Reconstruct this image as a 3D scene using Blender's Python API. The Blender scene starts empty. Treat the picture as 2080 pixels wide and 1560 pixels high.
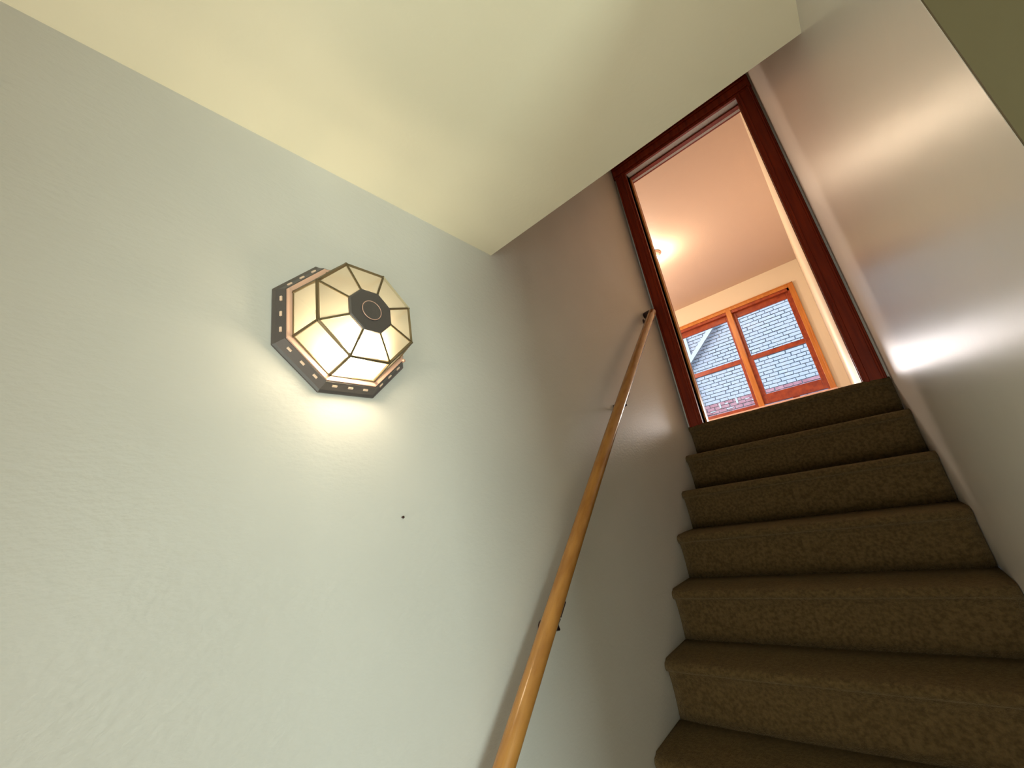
import bpy, bmesh, math, random
from mathutils import Vector, Matrix
random.seed(7)
SC = bpy.context.scene
COL = SC.collection
DZ = 1.4464            # lift so that the lower hall floor is z = 0

# ------------------------------------------------------------------ camera
cam_d = bpy.data.cameras.new('camera')
cam = bpy.data.objects.new('camera', cam_d)
COL.objects.link(cam)
cam_d.sensor_width = 36.0
cam_d.lens = 827.395 * 36.0 / 2080.0
cam_d.clip_start = 0.01
rx = Vector((0.7365, 0.6570, -0.1606)); ry = Vector((-0.3176, 0.1263, -0.9398)); rz = Vector((-0.5972, 0.7432, 0.3017))
rz.normalize(); rx = (rx - rz * rx.dot(rz)).normalized(); ry = rz.cross(rx)
M = Matrix.Identity(4)
for i in range(3):
    M[i][0] = rx[i]; M[i][1] = -ry[i]; M[i][2] = -rz[i]
M.translation = Vector((0.8151, 0.0, 0.0992 + DZ))
cam.matrix_world = M
SC.camera = cam

# ------------------------------------------------------------------ world, exposure
W = bpy.data.worlds.new('sky'); SC.world = W; W.use_nodes = True
wn = W.node_tree; wn.nodes.clear()
wo = wn.nodes.new('ShaderNodeOutputWorld'); wb = wn.nodes.new('ShaderNodeBackground'); ws = wn.nodes.new('ShaderNodeTexSky')
ws.sky_type = 'NISHITA'; ws.sun_disc = False; ws.sun_elevation = math.radians(40); ws.sun_rotation = math.radians(200)
ws.air_density = 1.0; ws.dust_density = 2.0; ws.ozone_density = 1.0
wb.inputs['Strength'].default_value = 0.62
wn.links.new(ws.outputs[0], wb.inputs['Color']); wn.links.new(wb.outputs[0], wo.inputs['Surface'])
SC.view_settings.view_transform = 'Standard'
SC.view_settings.look = 'None'
SC.view_settings.exposure = 0.10
SC.view_settings.gamma = 1.0
SC.view_settings.use_curve_mapping = False

def area(name, loc, rot, sx, sy, power, col, portal=False, spread=180):
    d = bpy.data.lights.new(name, 'AREA'); d.shape = 'RECTANGLE'; d.size = sx; d.size_y = sy
    d.energy = power; d.color = col; d.spread = math.radians(spread)
    if portal: d.cycles.is_portal = True
    o = bpy.data.objects.new(name, d); COL.objects.link(o)
    o.location = (loc[0], loc[1], loc[2] + DZ); o.rotation_euler = rot
    return o
R90 = math.pi / 2
# daylight from the hall window, at the far right of the lower hall (faces -x)
area('hall_window_daylight', (3.14, -0.35, -0.10), (0, R90, 0), 1.25, 1.1, 50, (0.85, 1.0, 0.90))
# added unseen fill behind the camera, brightens ceiling and risers (faces +y)
area('added_rear_fill', (0.55, -1.67, -0.65), (R90, 0, 0), 0.6, 0.95, 22, (1.0, 0.97, 0.84))
# sky portal in the upper room window (faces into the room, -y)
area('window_portal', (-0.2, 6.50, 1.65), (-R90, 0, 0), 1.75, 1.7, 1, (1, 1, 1), portal=True)

# ------------------------------------------------------------------ materials
def lin(c):
    return tuple((x / 255 / 12.92 if x / 255 <= 0.04045 else ((x / 255 + 0.055) / 1.055) ** 2.4) for x in c)
def mat(name, col, rough=0.5, spec=0.5, metal=0.0, bump=0.0, bscale=60, stretch=(1, 1, 1), col2=None, cscale=8,
        cstretch=(1, 1, 1), emis=None, estr=0.0, coat=0.0, detail=4, bdist=0.01):
    m = bpy.data.materials.new(name); m.use_nodes = True
    nt = m.node_tree; b = nt.nodes['Principled BSDF']
    b.inputs['Base Color'].default_value = (*col, 1); b.inputs['Roughness'].default_value = rough
    b.inputs['Specular IOR Level'].default_value = spec; b.inputs['Metallic'].default_value = metal
    b.inputs['Coat Weight'].default_value = coat; b.inputs['Coat Roughness'].default_value = 0.15
    if emis:
        b.inputs['Emission Color'].default_value = (*emis, 1); b.inputs['Emission Strength'].default_value = estr
    tc = nt.nodes.new('ShaderNodeTexCoord')
    if col2:
        mp = nt.nodes.new('ShaderNodeMapping'); mp.inputs['Scale'].default_value = cstretch
        n = nt.nodes.new('ShaderNodeTexNoise'); n.inputs['Scale'].default_value = cscale; n.inputs['Detail'].default_value = detail
        r = nt.nodes.new('ShaderNodeValToRGB')
        r.color_ramp.elements[0].position = 0.35; r.color_ramp.elements[1].position = 0.65
        r.color_ramp.elements[0].color = (*col, 1); r.color_ramp.elements[1].color = (*col2, 1)
        nt.links.new(tc.outputs['Object'], mp.inputs[0]); nt.links.new(mp.outputs[0], n.inputs['Vector'])
        nt.links.new(n.outputs['Fac'], r.inputs[0]); nt.links.new(r.outputs[0], b.inputs['Base Color'])
    if bump:
        mp = nt.nodes.new('ShaderNodeMapping'); mp.inputs['Scale'].default_value = stretch
        n = nt.nodes.new('ShaderNodeTexNoise'); n.inputs['Scale'].default_value = bscale; n.inputs['Detail'].default_value = 3
        bp = nt.nodes.new('ShaderNodeBump'); bp.inputs['Strength'].default_value = bump; bp.inputs['Distance'].default_value = bdist
        nt.links.new(tc.outputs['Object'], mp.inputs[0]); nt.links.new(mp.outputs[0], n.inputs['Vector'])
        nt.links.new(n.outputs['Fac'], bp.inputs['Height']); nt.links.new(bp.outputs[0], b.inputs['Normal'])
    return m

M_wall = mat('painted_plaster', (0.62, 0.61, 0.575), 0.42, 0.45, bump=0.10, bscale=60, stretch=(1, 1, 1.9),
             col2=(0.59, 0.58, 0.545), cscale=2.5)
M_wall_r = mat('painted_plaster_glossier', (0.63, 0.60, 0.545), 0.34, 0.55, bump=0.05, bscale=30, stretch=(1, 0.6, 1),
               col2=(0.60, 0.575, 0.52), cscale=2.5)
M_olive = mat('olive_brown_shade', (0.105, 0.085, 0.040), 0.6, 0.3, bump=0.08, bscale=40)  # shade on the hall wall put into its even dark olive colour
M_hallfloor = mat('pale_carpet', (0.48, 0.43, 0.34), 0.9, 0.2, bump=0.3, bscale=200)
M_ceil = mat('cream_ceiling_paint', (0.90, 0.845, 0.66), 0.6, 0.3, bump=0.05, bscale=70, col2=(0.88, 0.82, 0.63), cscale=2)
M_room = mat('warm_room_paint', (0.72, 0.61, 0.44), 0.6, 0.3, bump=0.05, bscale=40)
M_roomceil = mat('pale_pink_ceiling_paint', (0.60, 0.45, 0.35), 0.6, 0.3, bump=0.10, bscale=45)
M_carpet = mat('brown_carpet', (0.125, 0.082, 0.033), 0.95, 0.1, bump=1.0, bscale=260, bdist=0.004,
               col2=(0.070, 0.044, 0.016), cscale=90, detail=6)
_b = M_carpet.node_tree.nodes['Principled BSDF']; _b.inputs['Sheen Weight'].default_value = 0.25; _b.inputs['Sheen Tint'].default_value = (0.8, 0.62, 0.35, 1)
M_casing = mat('dark_red_wood', (0.16, 0.013, 0.002), 0.45, 0.28, bump=0.04, bscale=30, stretch=(8, 8, 0.6),
               col2=(0.24, 0.024, 0.003), cscale=9, cstretch=(6, 6, 0.5))
M_orange = mat('amber_varnished_pine', (0.56, 0.21, 0.035), 0.35, 0.5, col2=(0.46, 0.15, 0.02), cscale=8, cstretch=(5, 5, 0.6))
M_sash = mat('red_brown_sash_wood', (0.24, 0.028, 0.006), 0.38, 0.5, col2=(0.36, 0.06, 0.010), cscale=7, cstretch=(3, 3, 3))
M_rail = mat('honey_varnished_wood', (0.46, 0.215, 0.050), 0.26, 0.5, coat=0.4, bump=0.03, bscale=40, stretch=(6, 1, 1),
             col2=(0.36, 0.155, 0.033), cscale=12, cstretch=(6, 1, 1))
M_bronze = mat('dark_bronze', (0.05, 0.022, 0.018), 0.45, 0.5, metal=0.4)
M_lampmetal = mat('dark_bronzed_metal', (0.12, 0.105, 0.10), 0.42, 0.6, metal=0.4, bump=0.05, bscale=200)
M_copper = mat('copper_rim', (0.72, 0.46, 0.36), 0.38, 0.5, metal=0.35)
M_lead = mat('antique_brass_leading', (0.17, 0.13, 0.07), 0.4, 0.5, metal=0.6)
M_white = mat('dark_reflector', (0.16, 0.14, 0.11), 0.5, 0.3)  # even dark tone, chosen to keep the lit panes from washing out
M_slot = mat('slot_glow', (0.8, 0.6, 0.45), 0.5, 0.3, emis=(1.0, 0.62, 0.42), estr=0.06)  # light through the slots put in as a faint glow on solid bars
M_bulb = mat('lit_bulb', (1, 0.95, 0.85), 0.5, 0.3, emis=(1.0, 0.86, 0.64), estr=210)
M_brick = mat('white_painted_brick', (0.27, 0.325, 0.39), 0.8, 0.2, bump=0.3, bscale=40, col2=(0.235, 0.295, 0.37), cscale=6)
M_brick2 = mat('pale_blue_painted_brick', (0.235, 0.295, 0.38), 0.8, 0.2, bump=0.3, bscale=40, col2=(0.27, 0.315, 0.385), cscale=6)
M_pink = mat('bare_pink_brick', (0.23, 0.115, 0.15), 0.9, 0.2, bump=0.3, bscale=40, col2=(0.29, 0.18, 0.22), cscale=4)
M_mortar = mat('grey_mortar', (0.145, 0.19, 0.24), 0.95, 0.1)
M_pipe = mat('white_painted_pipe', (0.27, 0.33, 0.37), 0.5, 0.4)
M_floorwood = mat('brown_floorboards', (0.20, 0.10, 0.045), 0.45, 0.5, col2=(0.26, 0.14, 0.06), cscale=6, cstretch=(1, 8, 1))
M_ground = mat('concrete_paving', (0.30, 0.30, 0.28), 0.9, 0.2, col2=(0.36, 0.36, 0.33), cscale=3)
M_sill = mat('pale_pink_painted_sill', (0.72, 0.45, 0.34), 0.5, 0.4)

def glass_mat(name, tint, tr=0.92):
    m = bpy.data.materials.new(name); m.use_nodes = True
    nt = m.node_tree; nt.nodes.clear()
    o = nt.nodes.new('ShaderNodeOutputMaterial'); mx = nt.nodes.new('ShaderNodeMixShader')
    t = nt.nodes.new('ShaderNodeBsdfTransparent'); g = nt.nodes.new('ShaderNodeBsdfGlossy')
    t.inputs[0].default_value = (*tint, 1); g.inputs['Roughness'].default_value = 0.02
    mx.inputs[0].default_value = 1 - tr
    nt.links.new(t.outputs[0], mx.inputs[1]); nt.links.new(g.outputs[0], mx.inputs[2]); nt.links.new(mx.outputs[0], o.inputs[0])
    return m
M_glass = glass_mat('window_glass', (0.97, 0.99, 1.0), 0.975)

def shade_mat(name, col, clear, emis):
    m = bpy.data.materials.new(name); m.use_nodes = True
    nt = m.node_tree; nt.nodes.clear()
    o = nt.nodes.new('ShaderNodeOutputMaterial')
    t = nt.nodes.new('ShaderNodeBsdfTransparent'); t.inputs[0].default_value = (0.95, 0.93, 0.86, 1)
    tl = nt.nodes.new('ShaderNodeBsdfTranslucent'); tl.inputs[0].default_value = (*col, 1)
    df = nt.nodes.new('ShaderNodeBsdfPrincipled'); df.inputs['Base Color'].default_value = (*col, 1); df.inputs['Roughness'].default_value = 0.25
    df.inputs['Emission Color'].default_value = (1.0, 0.87, 0.56, 1); df.inputs['Emission Strength'].default_value = emis
    a = nt.nodes.new('ShaderNodeMixShader'); a.inputs[0].default_value = 0.45
    b = nt.nodes.new('ShaderNodeMixShader'); b.inputs[0].default_value = clear
    nt.links.new(tl.outputs[0], a.inputs[1]); nt.links.new(df.outputs[0], a.inputs[2])
    nt.links.new(a.outputs[0], b.inputs[1]); nt.links.new(t.outputs[0], b.inputs[2]); nt.links.new(b.outputs[0], o.inputs[0])
    return m
M_shade = shade_mat('cream_lamp_glass', (0.22, 0.205, 0.150), 0.36, 0.36)

# ------------------------------------------------------------------ mesh helpers (fit coordinates; DZ added on building)
def empty(name, loc, label=None, cat=None, group=None, kind=None):
    o = bpy.data.objects.new(name, None); COL.objects.link(o)
    o.empty_display_size = 0.1
    o.location = (loc[0], loc[1], loc[2] + DZ)
    if label: o['label'] = label
    if cat: o['category'] = cat
    if group: o['group'] = group
    if kind: o['kind'] = kind
    return o
def wloc(o):
    v = Vector((0, 0, 0))
    while o:
        v += Vector(o.location); o = o.parent
    return v
def build(name, bm, m, parent=None, smooth=False, org=None):
    """bm in fit coordinates; object origin at org (fit) or at the bounds centre"""
    if org is None:
        lo = Vector([min(v.co[i] for v in bm.verts) for i in range(3)]); hi = Vector([max(v.co[i] for v in bm.verts) for i in range(3)])
        org = (lo + hi) / 2
    org = Vector(org)
    for v in bm.verts: v.co -= org
    bmesh.ops.recalc_face_normals(bm, faces=bm.faces)
    me = bpy.data.meshes.new(name); bm.to_mesh(me); bm.free()
    if m: me.materials.append(m)
    if smooth:
        for p in me.polygons: p.use_smooth = True
    o = bpy.data.objects.new(name, me); COL.objects.link(o)
    w = org + Vector((0, 0, DZ))
    if parent:
        o.parent = parent; o.location = w - wloc(parent)
    else: o.location = w
    return o
def tag(o, label=None, cat=None, group=None, kind=None):
    if label: o['label'] = label
    if cat: o['category'] = cat
    if group: o['group'] = group
    if kind: o['kind'] = kind
    return o
def box(bm, x0, x1, y0, y1, z0, z1, bev=0.0):
    vs = [bm.verts.new((x, y, z)) for x in (x0, x1) for y in (y0, y1) for z in (z0, z1)]
    q = [(0, 1, 3, 2), (4, 6, 7, 5), (0, 4, 5, 1), (2, 3, 7, 6), (0, 2, 6, 4), (1, 5, 7, 3)]
    fs = [bm.faces.new([vs[i] for i in f]) for f in q]
    if bev:
        es = {e for f in fs for e in f.edges}
        bmesh.ops.bevel(bm, geom=list(es), offset=bev, segments=2, affect='EDGES', profile=0.5)
    return vs
def nb(): return bmesh.new()
def bx(name, m, parent, *a, **k):
    bm = nb(); box(bm, *a, bev=k.pop('bev', 0)); return build(name, bm, m, parent, **k)
def struct(name, m, *a, parent=None):
    """several boxes -> one structure mesh"""
    bm = nb()
    for b in a: box(bm, *b)
    o = build(name, bm, m, parent)
    if not parent: o['kind'] = 'structure'
    return o
def tube(bm, pts, r, seg=16, cap=True, radii=None):
    pts = [Vector(p) for p in pts]; rings = []
    up = Vector((0, 0, 1))
    for i, p in enumerate(pts):
        d = (pts[min(i + 1, len(pts) - 1)] - pts[max(i - 1, 0)]).normalized()
        a = d.cross(up if abs(d.z) < 0.95 else Vector((1, 0, 0))).normalized(); b = d.cross(a).normalized()
        rr = radii[i] if radii else r
        rings.append([bm.verts.new(p + (a * math.cos(t) + b * math.sin(t)) * rr) for t in [2 * math.pi * k / seg for k in range(seg)]])
    for i in range(len(rings) - 1):
        for k in range(seg):
            bm.faces.new((rings[i][k], rings[i][(k + 1) % seg], rings[i + 1][(k + 1) % seg], rings[i + 1][k]))
    if cap: bm.faces.new(rings[0]); bm.faces.new(rings[-1])
def lathe(bm, c, axis, prof, seg=24):
    """prof: list (distance along axis, radius)"""
    c = Vector(c); axis = Vector(axis).normalized()
    tube(bm, [c + axis * h for h, r in prof], 1, seg, True, [max(r, 1e-4) for h, r in prof])
def bar(bm, p, q, w, h, n=Vector((1, 0, 0))):
    """rectangular bar from p to q, width w, height h along n"""
    p = Vector(p); q = Vector(q); d = (q - p).normalized(); n = Vector(n); n = (n - d * n.dot(d)).normalized(); s = d.cross(n)
    vs = [bm.verts.new(e + s * (a * w / 2) + n * (b * h / 2)) for e in (p, q) for a, b in ((-1, -1), (1, -1), (1, 1), (-1, 1))]
    for f in ((0, 1, 2, 3), (7, 6, 5, 4), (0, 4, 5, 1), (1, 5, 6, 2), (2, 6, 7, 3), (3, 7, 4, 0)): bm.faces.new([vs[i] for i in f])

# ------------------------------------------------------------------ dimensions
z0 = 0.448; H = 0.18944; T = 0.21773; Y0 = 2.694; YD = 2.72; ZC = 1.023; YC = 1.02
ZF = -DZ; YR = 0.5357; ZR = 2.735; YW = 6.4
def wp(x5, z5, Y):               # window measurements were taken on the plane y = 5; carry them along the sight lines
    k = Y / 5.0
    return 0.8151 + (x5 - 0.8151) * k, 0.0992 + (z5 - 0.0992) * k

# ------------------------------------------------------------------ structure: lower hall and stairwell
struct('wall_left', M_wall, (-0.12, 0, -1.7, YD + 0.12, ZF, ZR))
struct('wall_right', M_wall_r, (1.0, 1.12, YR + 0.004, YD + 0.12, ZF, ZR))
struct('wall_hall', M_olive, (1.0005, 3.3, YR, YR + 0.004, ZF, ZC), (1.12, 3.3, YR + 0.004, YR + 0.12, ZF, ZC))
struct('wall_light_block', M_wall, (1.0, 1.12, -1.7, -0.08, ZF, ZC))  # unseen wall added to block hall daylight from the left wall's near end
struct('wall_back', M_wall, (-0.12, 3.3, -1.82, -1.7, ZF, ZC))
struct('wall_hall_right', M_wall, (3.2, 3.32, -1.7, -0.95, ZF, ZC), (3.2, 3.32, 0.25, YR + .12, ZF, ZC),
       (3.2, 3.32, -0.95, 0.25, ZF, -0.75), (3.2, 3.32, -0.95, 0.25, 0.55, ZC))
struct('floor_hall', M_hallfloor, (-0.12, 3.32, -1.82, 0.95, ZF - 0.12, ZF))
struct('ceiling', M_ceil, (0, 1.0, -1.7, YC, ZC, ZC + 0.12), (1.0, 3.32, -1.7, YR + .12, ZC, ZC + 0.12))
struct('wall_header', M_ceil, (0, 1.0, YC - 0.12, YC, ZC + 0.12, ZR))
struct('ceiling_stairwell', M_ceil, (-0.12, 1.12, YC - .12, YD + .12, ZR, ZR + 0.1))
d2 = empty('door_added', (0.5, -1.69, ZF), kind='structure')  # unseen glazed door, added to go with the rear fill light
for a_ in ((0.06, 0.14), (0.86, 0.94)): bx('stile', M_orange, d2, a_[0], a_[1], -1.70, -1.68, ZF, ZF + 2.05)
bx('top_rail', M_orange, d2, 0.14, 0.86, -1.70, -1.68, ZF + 1.55, ZF + 2.05); bx('bottom_rail', M_orange, d2, 0.14, 0.86, -1.70, -1.68, ZF, ZF + 0.28)
bx('pane', M_glass, d2, 0.14, 0.86, -1.696, -1.692, ZF + 0.28, ZF + 1.55)
# hall window (outside the picture, it lets in the daylight)
w2 = empty('window_2', (3.26, -0.35, -0.10), kind='structure')
bx('window_frame', M_orange, w2, 3.18, 3.24, -0.98, -0.92, -0.80, 0.60); bx('window_frame', M_orange, w2, 3.18, 3.24, 0.22, 0.28, -0.80, 0.60)
bx('window_frame', M_orange, w2, 3.18, 3.24, -0.98, 0.28, 0.54, 0.62); bx('window_frame', M_orange, w2, 3.18, 3.24, -0.98, 0.28, -0.82, -0.74)
bx('pane', M_glass, w2, 3.25, 3.256, -0.95, 0.25, -0.75, 0.55)

# ------------------------------------------------------------------ structure: upper room
AX, BX_, ZT = 0.097, 0.895, 2.430
struct('wall_front', M_wall, (-3.32, AX, YD, YD + 0.12, z0 - .014, ZR), (BX_, 1.12, YD, YD + 0.12, z0 - .014, ZR),
       (AX, BX_, YD, YD + 0.12, ZT, ZR))
struct('floor', M_floorwood, (-3.32, 1.02, YD + 0.03, YW + .12, z0 - 0.14, z0 - 0.015))
struct('ceiling_room', M_roomceil, (-3.32, 1.02, YD + 0.12, YW + .12, ZR, ZR + 0.1))
struct('wall_room_right', M_room, (BX_ + 0.001, 1.02, YD + 0.12, YW + .12, z0 - .14, ZR))
struct('wall_room_left', M_room, (-3.32, -3.2, YD + 0.12, YW + .12, z0 - .14, ZR))
wx0, wz0 = wp(-0.525, 0.70, YW); wx1, wz1 = wp(0.722, 1.905, YW)
struct('wall_window', M_room, (-3.2, wx0, YW, YW + .16, z0 - .14, ZR), (wx1, BX_, YW, YW + .16, z0 - .14, ZR),
       (wx0, wx1, YW, YW + .16, z0 - .14, wz0), (wx0, wx1, YW, YW + .16, wz1, ZR))

# door casing and jambs (door_1)
d1 = empty('door_1', (0.51, YD, z0), kind='structure')
def casing(parent, x0, x1, z_0, z_1, side):
    bm = nb()
    box(bm, x0, x1, YD - 0.020, YD + 0.0, z_0, z_1, bev=0.004)
    return build('door_casing', bm, M_casing, parent)
casing(d1, 0.012, AX - 0.006, z0 - 0.01, ZT + 0.006, -1)
casing(d1, BX_ + 0.006, 0.990, z0 - 0.01, ZT + 0.006, 1)
casing(d1, 0.003, 0.993, ZT + 0.006, ZT + 0.105, 0)
bx('head_cap', M_casing, d1, 0.003, 0.99, YD - 0.034, YD, ZT + 0.105, ZT + 0.13, bev=0.005)
bx('frieze_board', M_casing, d1, 0.003, 0.99, YD - 0.014, YD, ZT + 0.13, ZT + 0.25, bev=0.003)
for x0_, x1_ in ((0.016, 0.026), (AX - 0.028, AX - 0.014)):
    bx('bead', M_casing, d1, x0_, x1_, YD - 0.030, YD - 0.016, z0 - .01, ZT + 0.006, bev=0.004)
for x0_, x1_ in ((0.970, 0.981), (BX_ + 0.014, BX_ + 0.028)):
    bx('bead', M_casing, d1, x0_, x1_, YD - 0.030, YD - 0.016, z0 - .01, ZT + 0.006, bev=0.004)
bx('bead', M_casing, d1, 0.012, 0.975, YD - 0.030, YD - 0.016, ZT + 0.020, ZT + 0.034, bev=0.004)
bx('bead', M_casing, d1, 0.012, 0.975, YD - 0.030, YD - 0.016, ZT + 0.080, ZT + 0.090, bev=0.004)
bx('jamb', M_casing, d1, AX - 0.018, AX, YD - 0.018, YD + 0.135, z0, ZT + .012)
bx('jamb', M_casing, d1, BX_, BX_ + 0.018, YD - 0.018, YD + 0.135, z0, ZT + .012)
bx('jamb', M_casing, d1, AX, BX_, YD - 0.018, YD + 0.135, ZT, ZT + 0.018)
bx('door_stop', M_orange, d1, AX, AX + 0.010, YD + 0.05, YD + 0.085, z0, ZT)
bx('door_stop', M_casing, d1, AX, BX_, YD + 0.05, YD + 0.085, ZT - 0.010, ZT)
bx('door_stop', M_orange, d1, BX_ - 0.003, BX_, YD + 0.05, YD + 0.085, z0, ZT)

# ------------------------------------------------------------------ staircase
stair = empty('carpeted_staircase', (0.5, Y0, ZF), 'steep straight flight of stairs in dark brown carpet rising to the doorway', 'staircase')
def step_mesh(k):
    """one carpeted step: rounded nosing, riser down to the next tread; k = 0 is the landing edge"""
    yn = Y0 - k * T; zt = z0 - k * H; r = 0.017
    prof = []
    back = yn + T + 0.03 if k else YD + 0.03
    prof.append((back, zt)); prof.append(((back + yn) / 2, zt + 0.001)); prof.append((yn + 0.035, zt + 0.001))
    for a in range(0, 9):
        t = math.radians(90 + a * 22.5)
        prof.append((yn + r + r * math.cos(t), zt - r + r * math.sin(t)))
    prof.append((yn + 0.022, zt - 2 * r - 0.006))
    for j in range(1, 5):
        prof.append((yn + 0.024 + 0.003 * math.sin(j * 0.7), zt - 2 * r - 0.006 - (H - 2 * r - 0.006) * j / 4 - 0.002))
    prof.append((back, zt - H - 0.002))
    bm = nb(); n = 26; rows = []
    for i in range(n + 1):
        x = 0.002 + (0.998 - 0.002) * i / n
        row = []
        for j, (y, z) in enumerate(prof):
            e = 1.0 if 1 < j < len(prof) - 1 else 0
            edge = min(i, n - i); rnd = 0.010 * max(0, 1 - edge / 1.5) * e if j > 2 else 0
            row.append(bm.verts.new((x, y + rnd + e * random.uniform(-.0009, .0009) + e * 0.0025 * math.sin(x * 7 + k * 1.7), z + e * random.uniform(-.0009, .0009) - rnd * .4)))
        rows.append(row)
    for i in range(n):
        for j in range(len(prof)):
            a, b = j, (j + 1) % len(prof)
            bm.faces.new((rows[i][a], rows[i][b], rows[i + 1][b], rows[i + 1][a]))
    bm.faces.new(rows[0]); bm.faces.new(rows[-1])
    return bm
for k in range(10):
    build('step', step_mesh(k), M_carpet, stair, smooth=True)

# ------------------------------------------------------------------ handrail
rail = empty('handrail', (0.0, 1.6, 0.4), 'round honey-varnished wooden handrail sloping up the left wall beside the stairs', 'handrail')
def rz_(y):
    s = (y - 1.50) / 0.95
    return 0.881 * y - 0.9927 + 0.012 - 0.020 * s * s
ys = [0.30 + (2.47 - 0.30) * i / 40 for i in range(41)]
bm = nb(); pts = [(0.065, y, rz_(y)) for y in ys]
tube(bm, pts, 0.0225, 24)
build('rail', bm, M_rail, rail, smooth=True)
def bracket(y, py, pz):
    zc = rz_(y)
    b = empty('bracket', (0, y, zc)); b.parent = rail; b.location = Vector((0, y, zc + DZ)) - Vector(rail.location)
    bm = nb(); lathe(bm, (0.0, py, pz), (1, 0, 0), [(0.0005, 0.019), (0.004, 0.019), (0.008, 0.011), (0.010, 0.006)], 20)
    build('wall_plate', bm, M_bronze, b, smooth=True)
    bm = nb(); tube(bm, [(0.008, py, pz), (0.035, py * .6 + y * .4, pz - 0.004), (0.058, py * .3 + y * .7, min(pz, zc - 0.042)), (0.065, y, zc - 0.040), (0.065, y, zc - 0.024)], 0.0055, 12)
    build('arm', bm, M_bronze, b, smooth=True)
    d = Vector((0, 1, 0.88)).normalized(); nn = Vector((0, -0.88, 1)).normalized(); c = Vector((0.065, y, zc)) - nn * 0.0255
    bm = nb(); bar(bm, c - d * 0.022, c + d * 0.022, 0.018, 0.004, nn)
    build('saddle', bm, M_bronze, b)
bracket(0.96, 0.965, rz_(0.96) - 0.062)
bracket(1.735, 1.74, rz_(1.735) - 0.060)
bracket(2.44, 2.46, rz_(2.44) - 0.02)
bm = nb(); tube(bm, [(0.0, 2.50, rz_(2.47) + .01), (0.03, 2.495, rz_(2.47) + .012), (0.065, 2.47, rz_(2.47))], 0.020, 18)
build('wall_return', bm, M_bronze, rail, smooth=True)

# ------------------------------------------------------------------ wall light
LC = (0.4305, 0.558)
wl = empty('wall_light', (0, LC[0], LC[1]), 'octagonal cream glass and dark metal wall light on the left wall, lit', 'wall light')
def octp(a, x, i):
    r = a / math.cos(math.pi / 8); t = math.pi / 8 + i * math.pi / 4
    return Vector((x, LC[0] + r * math.cos(t), LC[1] + r * math.sin(t)))
def octring(bm, prof, close=False, cap0=False, cap1=False):
    rings = [[bm.verts.new(octp(a, x, i)) for i in range(8)] for x, a in prof]
    n = len(rings)
    for j in range(n if close else n - 1):
        for i in range(8):
            A, B = rings[j], rings[(j + 1) % n]
            bm.faces.new((A[i], A[(i + 1) % 8], B[(i + 1) % 8], B[i]))
    if cap0: bm.faces.new(rings[0])
    if cap1: bm.faces.new(rings[-1])
XR = 0.032
bm = nb(); octring(bm, [(0.001, 0.153), (0.005, 0.153), (0.008, 0.148), (XR - .003, 0.1375), (XR - .003, 0.133), (0.006, 0.145)], cap0=False)
octring(bm, [(0.001, 0.153), (0.004, 0.05)], cap1=True)
base = build('base_pan', bm, M_lampmetal, wl)
for i in range(8):
    # two slots in each sloping side of the pan
    A0, A1 = octp(0.1425, 0.0215, i), octp(0.1425, 0.0215, i + 1)
    for f in (0.2, 0.5, 0.8):
        c = A0.lerp(A1, f); d = (A1 - A0).normalized(); out = Vector((0, c.y - LC[0], c.z - LC[1])).normalized()
        nrm = (out + Vector((0.5, 0, 0))).normalized()
        bm = nb(); bar(bm, c - d * 0.0052, c + d * 0.0052, 0.0045, 0.003, nrm); build('vent_slot', bm, M_slot, base)
bm = nb(); octring(bm, [(XR - .004, 0.1355), (XR, 0.1345), (XR, 0.1235), (XR - .004, 0.1235)], close=True)
build('copper_rim', bm, M_copper, wl)
bm = nb(); octring(bm, [(0.012, 0.06), (XR - .006, 0.130)], cap0=True); build('reflector', bm, M_white, wl)
GA, SA, SX, CA, CX = 0.1228, 0.1075, 0.108, 0.047, 0.118
for i in range(8):
    j = i + 1
    for nm, quad in (('side_pane', [octp(GA, XR, i), octp(GA, XR, j), octp(SA, SX, j), octp(SA, SX, i)]),
                     ('top_pane', [octp(SA, SX, i), octp(SA, SX, j), octp(CA, CX, j), octp(CA, CX, i)])):
        bm = nb(); vs = [bm.verts.new(p) for p in quad]; bm.faces.new(vs)
        build(nm, bm, M_shade, wl)
    for p, q, w in ((octp(GA, XR, i), octp(SA, SX, i), .0050), (octp(SA, SX, i), octp(SA, SX, j), .0052), (octp(SA, SX, i), octp(CA, CX, i), .0042),
                    (octp(GA, XR + .001, i), octp(GA, XR + .001, j), .0030)):
        bm = nb(); out = ((p + q) / 2 - Vector((0.03, *LC))).normalized(); bar(bm, p, q, w, w, out); build('leading_strip', bm, M_lead, wl)
    p = octp(SA, SX, i); c = Vector((SX - .05, *LC)); n = (p - c).normalized()
    bm = nb(); bmesh.ops.create_icosphere(bm, subdivisions=1, radius=0.0032, matrix=Matrix.Translation(p + n * .001)); build('solder_tip', bm, M_lead, wl)
    p = octp(GA, XR + .002, i); bm = nb(); bmesh.ops.create_icosphere(bm, subdivisions=1, radius=0.0035, matrix=Matrix.Translation(p + Vector((0.001, 0, 0)))); build('solder_tip', bm, M_lead, wl)
for i in (1, 7):   # little lugs holding the glass frame
    p = octp(0.1365, XR, i); bm = nb(); lathe(bm, p - Vector((0.012, 0, 0)), (1, 0, 0), [(0, .004), (.014, .004), (.0155, .003)], 12); build('thumb_screw', bm, M_copper, wl, smooth=True)
bm = nb(); octring(bm, [(CX - .001, CA + .002), (CX + .003, CA + .001), (CX + .004, CA - .002)], cap0=True, cap1=True)
cap = build('cap_plate', bm, M_lampmetal, wl)
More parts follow.
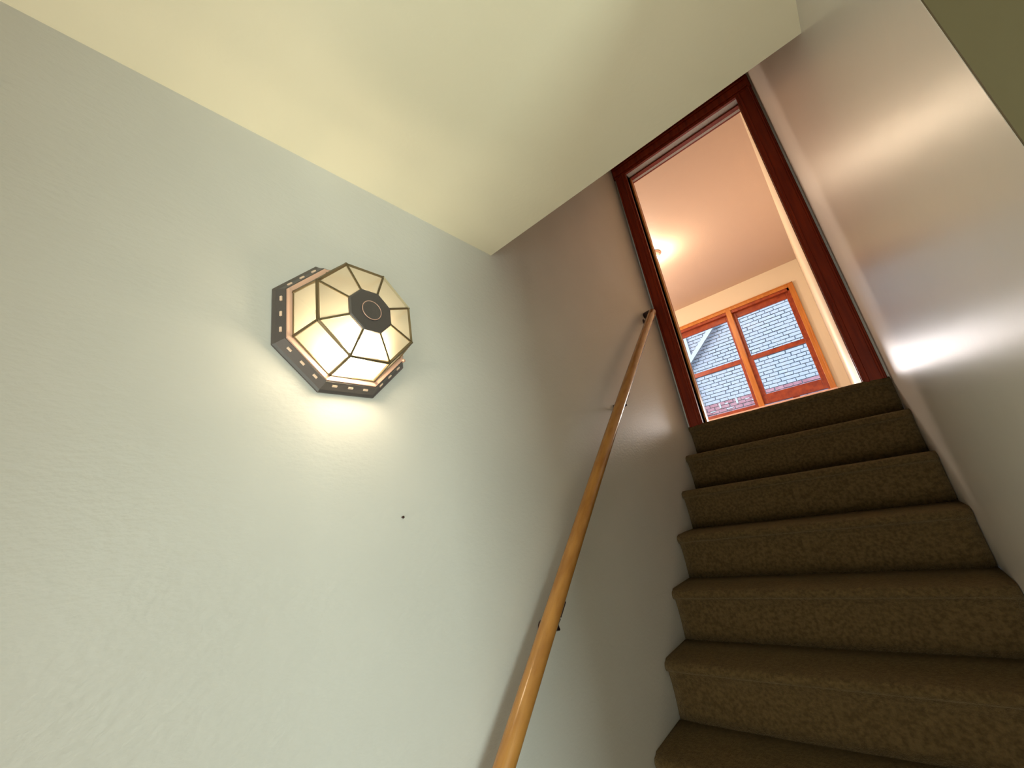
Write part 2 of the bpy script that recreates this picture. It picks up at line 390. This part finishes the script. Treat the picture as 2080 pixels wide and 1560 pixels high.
bm = nb(); lathe(bm, (CX + .003, *LC), (1, 0, 0), [(0, .0225), (.003, .0225), (.0042, .0212), (.0035, .0195), (.0035, .012), (.0038, 0.0)], 40)
build('finial_disc', bm, M_lampmetal, cap, smooth=False)
bm = nb(); n_ = 48; rr = .0218
tube(bm, [(CX + .0068, LC[0] + rr * math.cos(2 * math.pi * i / n_), LC[1] + rr * math.sin(2 * math.pi * i / n_)) for i in range(n_ + 1)], .0010, 8, False)
build('highlight_ring', bm, M_copper, cap, smooth=True)  # lighter metal stands in for the highlight on the disc's edge
bc = Vector((0.078, 0.415, 0.480))
bm = nb(); lathe(bm, bc - Vector((0, -0.045, 0)), (0, -1, 0), [(0, .006), (.008, .010), (.022, .017), (.036, .0225), (.048, .0245), (.060, .022), (.068, .014), (.071, .003)], 24)
bulb = build('bulb', bm, M_bulb, wl, smooth=True)
bm = nb(); lathe(bm, bc + Vector((0, 0.068, 0)), (0, -1, 0), [(0, .010), (.004, .013), (.022, .013), (.024, .007)], 16); build('bulb_socket', bm, M_white, wl, smooth=True)

# small nail in the plaster below the light
bm = nb(); lathe(bm, (0, 0.550, 0.133), (1, 0, 0), [(0.0003, .0018), (.004, .0018), (.0045, .003), (.0055, .003), (.006, .0015)], 12)
tag(build('wall_nail', bm, M_bronze, None, smooth=True), 'tiny dark nail in the plaster below the octagonal wall light', 'nail')

# ------------------------------------------------------------------ upper room window (window_1)
win = empty('window_1', (wp(0.12, 0.72, YW)[0], YW, wp(0.12, 0.72, YW)[1]), kind='structure')
def wbox(name, m, x0, x1, za, zb, ya, yb, bev=0.0, parent=win, ref=None):
    Y = ya if ref is None else ref
    a = wp(x0, za, Y); b = wp(x1, zb, Y)
    return bx(name, m, parent, a[0], b[0], ya, yb, a[1], b[1], bev=bev)
C0, C1 = YW - 0.022, YW
wbox('casing', M_orange, 0.718, 0.763, 0.70, 1.936, C0, C1, .004)
wbox('casing', M_orange, -0.565, -0.520, 0.70, 1.936, C0, C1, .004)
wbox('casing', M_orange, -0.520, 0.718, 1.897, 1.936, C0, C1, .004)
wbox('casing_bead', M_orange, 0.752, 0.768, 0.70, 1.942, C0 - .012, C0, .003)
wbox('casing_bead', M_orange, -0.520, 0.768, 1.932, 1.942, C0 - .012, C0, .003)
wbox('mullion', M_orange, 0.085, 0.140, 0.70, 1.897, C0, YW + .10, .006, ref=YW)
wbox('sill', M_sill, -0.57, 0.775, 0.715, 0.752, YW - .05, YW + .10, .004, ref=YW)
wbox('apron', M_orange, -0.55, 0.76, 0.66, 0.715, C0, C1, .003)
J0, J1 = YW, YW + 0.12
wbox('jamb_liner', M_sash, 0.700, 0.722, 0.72, 1.90, J0, J1, ref=YW)
wbox('jamb_liner', M_sash, -0.526, -0.502, 0.72, 1.90, J0, J1, ref=YW)
wbox('head_liner', M_sash, -0.52, 0.72, 1.862, 1.90, J0, J1, ref=YW)
def sash(x0, x1, za, zb, y, st, top, bot, glx0, glx1, glz0, glz1):
    s = empty('sash', (wp((x0 + x1) / 2, za, y)[0], y, wp(x0, za, y)[1])); s.parent = win; s.location = Vector(s.location) - Vector(win.location)
    d = 0.035
    wbox('stile', M_sash, x0, glx0, za, zb, y, y + d, .003, s); wbox('stile', M_sash, glx1, x1, za, zb, y, y + d, .003, s)
    wbox('rail', M_sash, glx0, glx1, glz1, zb, y, y + d, .003, s); wbox('rail', M_sash, glx0, glx1, za, glz0, y, y + d, .003, s)
    g = wbox('pane', M_glass, glx0 - .003, glx1 + .003, glz0 - .003, glz1 + .003, y + .016, y + .020, 0, s, ref=y)
    return s
# right-hand unit: upper sash outside, lower sash inside and raised a little
sash(0.140, 0.715, 1.290, 1.866, YW + 0.062, 0, 0, 0, 0.178, 0.672, 1.318, 1.784)
sash(0.140, 0.705, 0.770, 1.312, YW + 0.020, 0, 0, 0, 0.187, 0.674, 0.870, 1.268)
# left-hand unit
sash(-0.505, 0.085, 1.290, 1.866, YW + 0.062, 0, 0, 0, -0.462, 0.066, 1.318, 1.786)
sash(-0.505, 0.085, 0.722, 1.312, YW + 0.020, 0, 0, 0, -0.462, 0.055, 0.790, 1.268)
wbox('sash_lift', M_casing, 0.40, 0.46, 0.758, 0.772, YW + .004, YW + .022, .002)
wbox('sash_lift', M_casing, 0.025, 0.065, 0.725, 0.745, YW + .004, YW + .022, .002)
wbox('sash_lock', M_bronze, 0.40, 0.45, 1.300, 1.318, YW + .022, YW + .050, .002)

# ------------------------------------------------------------------ ceiling light in the upper room
clx, cly = -0.365, 4.50
cl = empty('ceiling_light', (clx, cly, ZR), 'small pale dome ceiling light peeping past the left door casing in the upper room', 'ceiling light')
bm = nb(); lathe(bm, (clx, cly, ZR - 0.001), (0, 0, -1), [(0, .10), (.012, .10), (.018, .085)], 32); build('mount', bm, M_copper, cl, smooth=True)
bm = nb(); lathe(bm, (clx, cly, ZR - 0.018), (0, 0, -1), [(0, .085), (.02, .080), (.04, .062), (.052, .035), (.056, .005)], 32)
M_dome = mat('lit_opal_glass', (0.8, 0.7, 0.6), 0.4, 0.4, emis=(1.0, 0.60, 0.42), estr=0.45)
build('opal_dome', bm, M_dome, cl, smooth=True)
def point(name, loc, power, col, rad):
    d = bpy.data.lights.new(name, 'POINT'); d.energy = power; d.color = col; d.shadow_soft_size = rad
    o = bpy.data.objects.new(name, d); COL.objects.link(o); o.location = (loc[0], loc[1], loc[2] + DZ); return o
point('ceiling_light_glow', (clx, cly, ZR - 0.13), 22, (1.0, 0.78, 0.55), 0.03)
point('added_room_fill', (-1.6, 4.6, ZR - 0.9), 116, (1.0, 0.82, 0.68), 0.12)  # added unseen fill with no fixture, brightens the upper room and right wall
point('added_low_room_fill', (0.45, 4.3, z0 + 0.22), 24, (0.95, 0.90, 0.88), 0.22)  # added fill hidden below the landing's sight line, lights the left stair wall

# ------------------------------------------------------------------ outside: neighbouring house wall
YN = 14.0
nb_ = empty('neighbouring_house', (-1.1, YN, ZF), 'white painted brick wall of the neighbouring house seen through the upper window', 'house')
bx('mortar_backing', M_mortar, nb_, -6.0, 3.0, YN + 0.03, YN + 0.35, ZF, 6.4)
BW, BH = 0.232, 0.1065
meshes = []
for q in range(6):
    bm = nb(); w = BW / 2 - 0.008; h = BH / 2 - 0.010
    j = lambda: random.uniform(-.004, .004)
    tilt = random.uniform(0.004, 0.016)
    for vx in (-w, w):
        for vy in (0, .03):
            for vz in (-h, h):
                yy = vy - (tilt if vz < 0 else 0) if vy == 0 else vy
                bm.verts.new((vx + j() * 1.4, yy + j() * .5, vz + j()))
    bm.verts.ensure_lookup_table()
    for f in ((0, 1, 3, 2), (4, 6, 7, 5), (0, 4, 5, 1), (2, 3, 7, 6), (0, 2, 6, 4), (1, 5, 7, 3)): bm.faces.new([bm.verts[i] for i in f])
    bmesh.ops.recalc_face_normals(bm, faces=bm.faces)
    me = bpy.data.meshes.new('brick'); bm.to_mesh(me); bm.free(); me.materials.append(M_brick if q % 2 else M_brick2); meshes.append(me)
ZB0 = 2.36
vis_rows = 23; cnt = 0
rest = nb(); pink = nb()
def add_brick(bm, x, z):
    w = BW / 2 - 0.008; h = BH / 2 - 0.010; j = lambda: random.uniform(-.004, .004)
    box(bm, x - w + j(), x + w + j(), YN - random.uniform(0, .01), YN + .03, z - h + j(), z + h + j())
nr = int((6.3 - ZF) / BH)
r0 = round((ZB0 - ZF) / BH)
for r in range(nr):
    z = ZF + (r + 0.5) * BH; off = (r % 2) * BW / 2
    for c in range(-26, 14):
        x = c * BW + off + random.uniform(-.01, .01)
        if x < -5.9 or x > 2.9: continue
        if r0 <= r < r0 + vis_rows and -2.72 < x < 0.29:
            o = bpy.data.objects.new('brick', random.choice(meshes)); COL.objects.link(o); o.parent = nb_
            o.location = Vector((x, YN + random.uniform(-.004, .004), z + DZ)) - Vector(nb_.location); cnt += 1
        elif r < r0: add_brick(pink, x, z)
        else: add_brick(rest, x, z)
tag(build('painted_brickwork', rest, M_brick, nb_), kind='stuff')
tag(build('bare_brickwork', pink, M_pink, nb_), kind='stuff')
print('bricks', cnt)
# white paint patches left on the pink course are real raised render patches
for (x, z, w, h) in ((-2.25, 2.28, .05, .16), (-1.75, 2.30, .06, .18), (-2.05, 2.30, .10, .04), (-1.45, 2.28, .12, .03), (-2.5, 2.15, .16, .03), (-1.3, 2.2, .1, .03), (-2.0, 2.13, .2, .03)):
    bm = nb(); box(bm, x - w / 2, x + w / 2, YN - .022, YN + .02, z - h / 2, z + h / 2, bev=.006); build('paint_patch', bm, M_pipe, nb_)
# downpipe with an offset
dp = empty('downpipe', (-2.66, YN - 0.1, 4.0), 'white downpipe with a slanting offset at the left of the neighbouring wall', 'downpipe')
bm = nb(); bar(bm, (-2.85, YN - .16, ZF), (-2.85, YN - .16, 3.80), .12, .10, Vector((0, 1, 0))); build('lower_pipe', bm, M_pipe, dp)
bm = nb(); bar(bm, (-2.85, YN - .16, 3.77), (-1.52, YN - .16, 4.96), .13, .10, Vector((0, 1, 0))); build('offset_pipe', bm, M_pipe, dp)
bm = nb(); bar(bm, (-1.52, YN - .16, 4.93), (-1.52, YN - .16, 6.3), .12, .10, Vector((0, 1, 0))); build('upper_pipe', bm, M_pipe, dp)
bm = nb(); bar(bm, (-2.66, YN - .05, 4.05), (-2.66, YN - .05, 6.3), .13, .08, Vector((0, 1, 0)))
tag(build('corner_board', bm, M_pipe, nb_), None)
struct('ground', M_ground, (-12, 10, YW + .3, 22, ZF - .1, ZF))
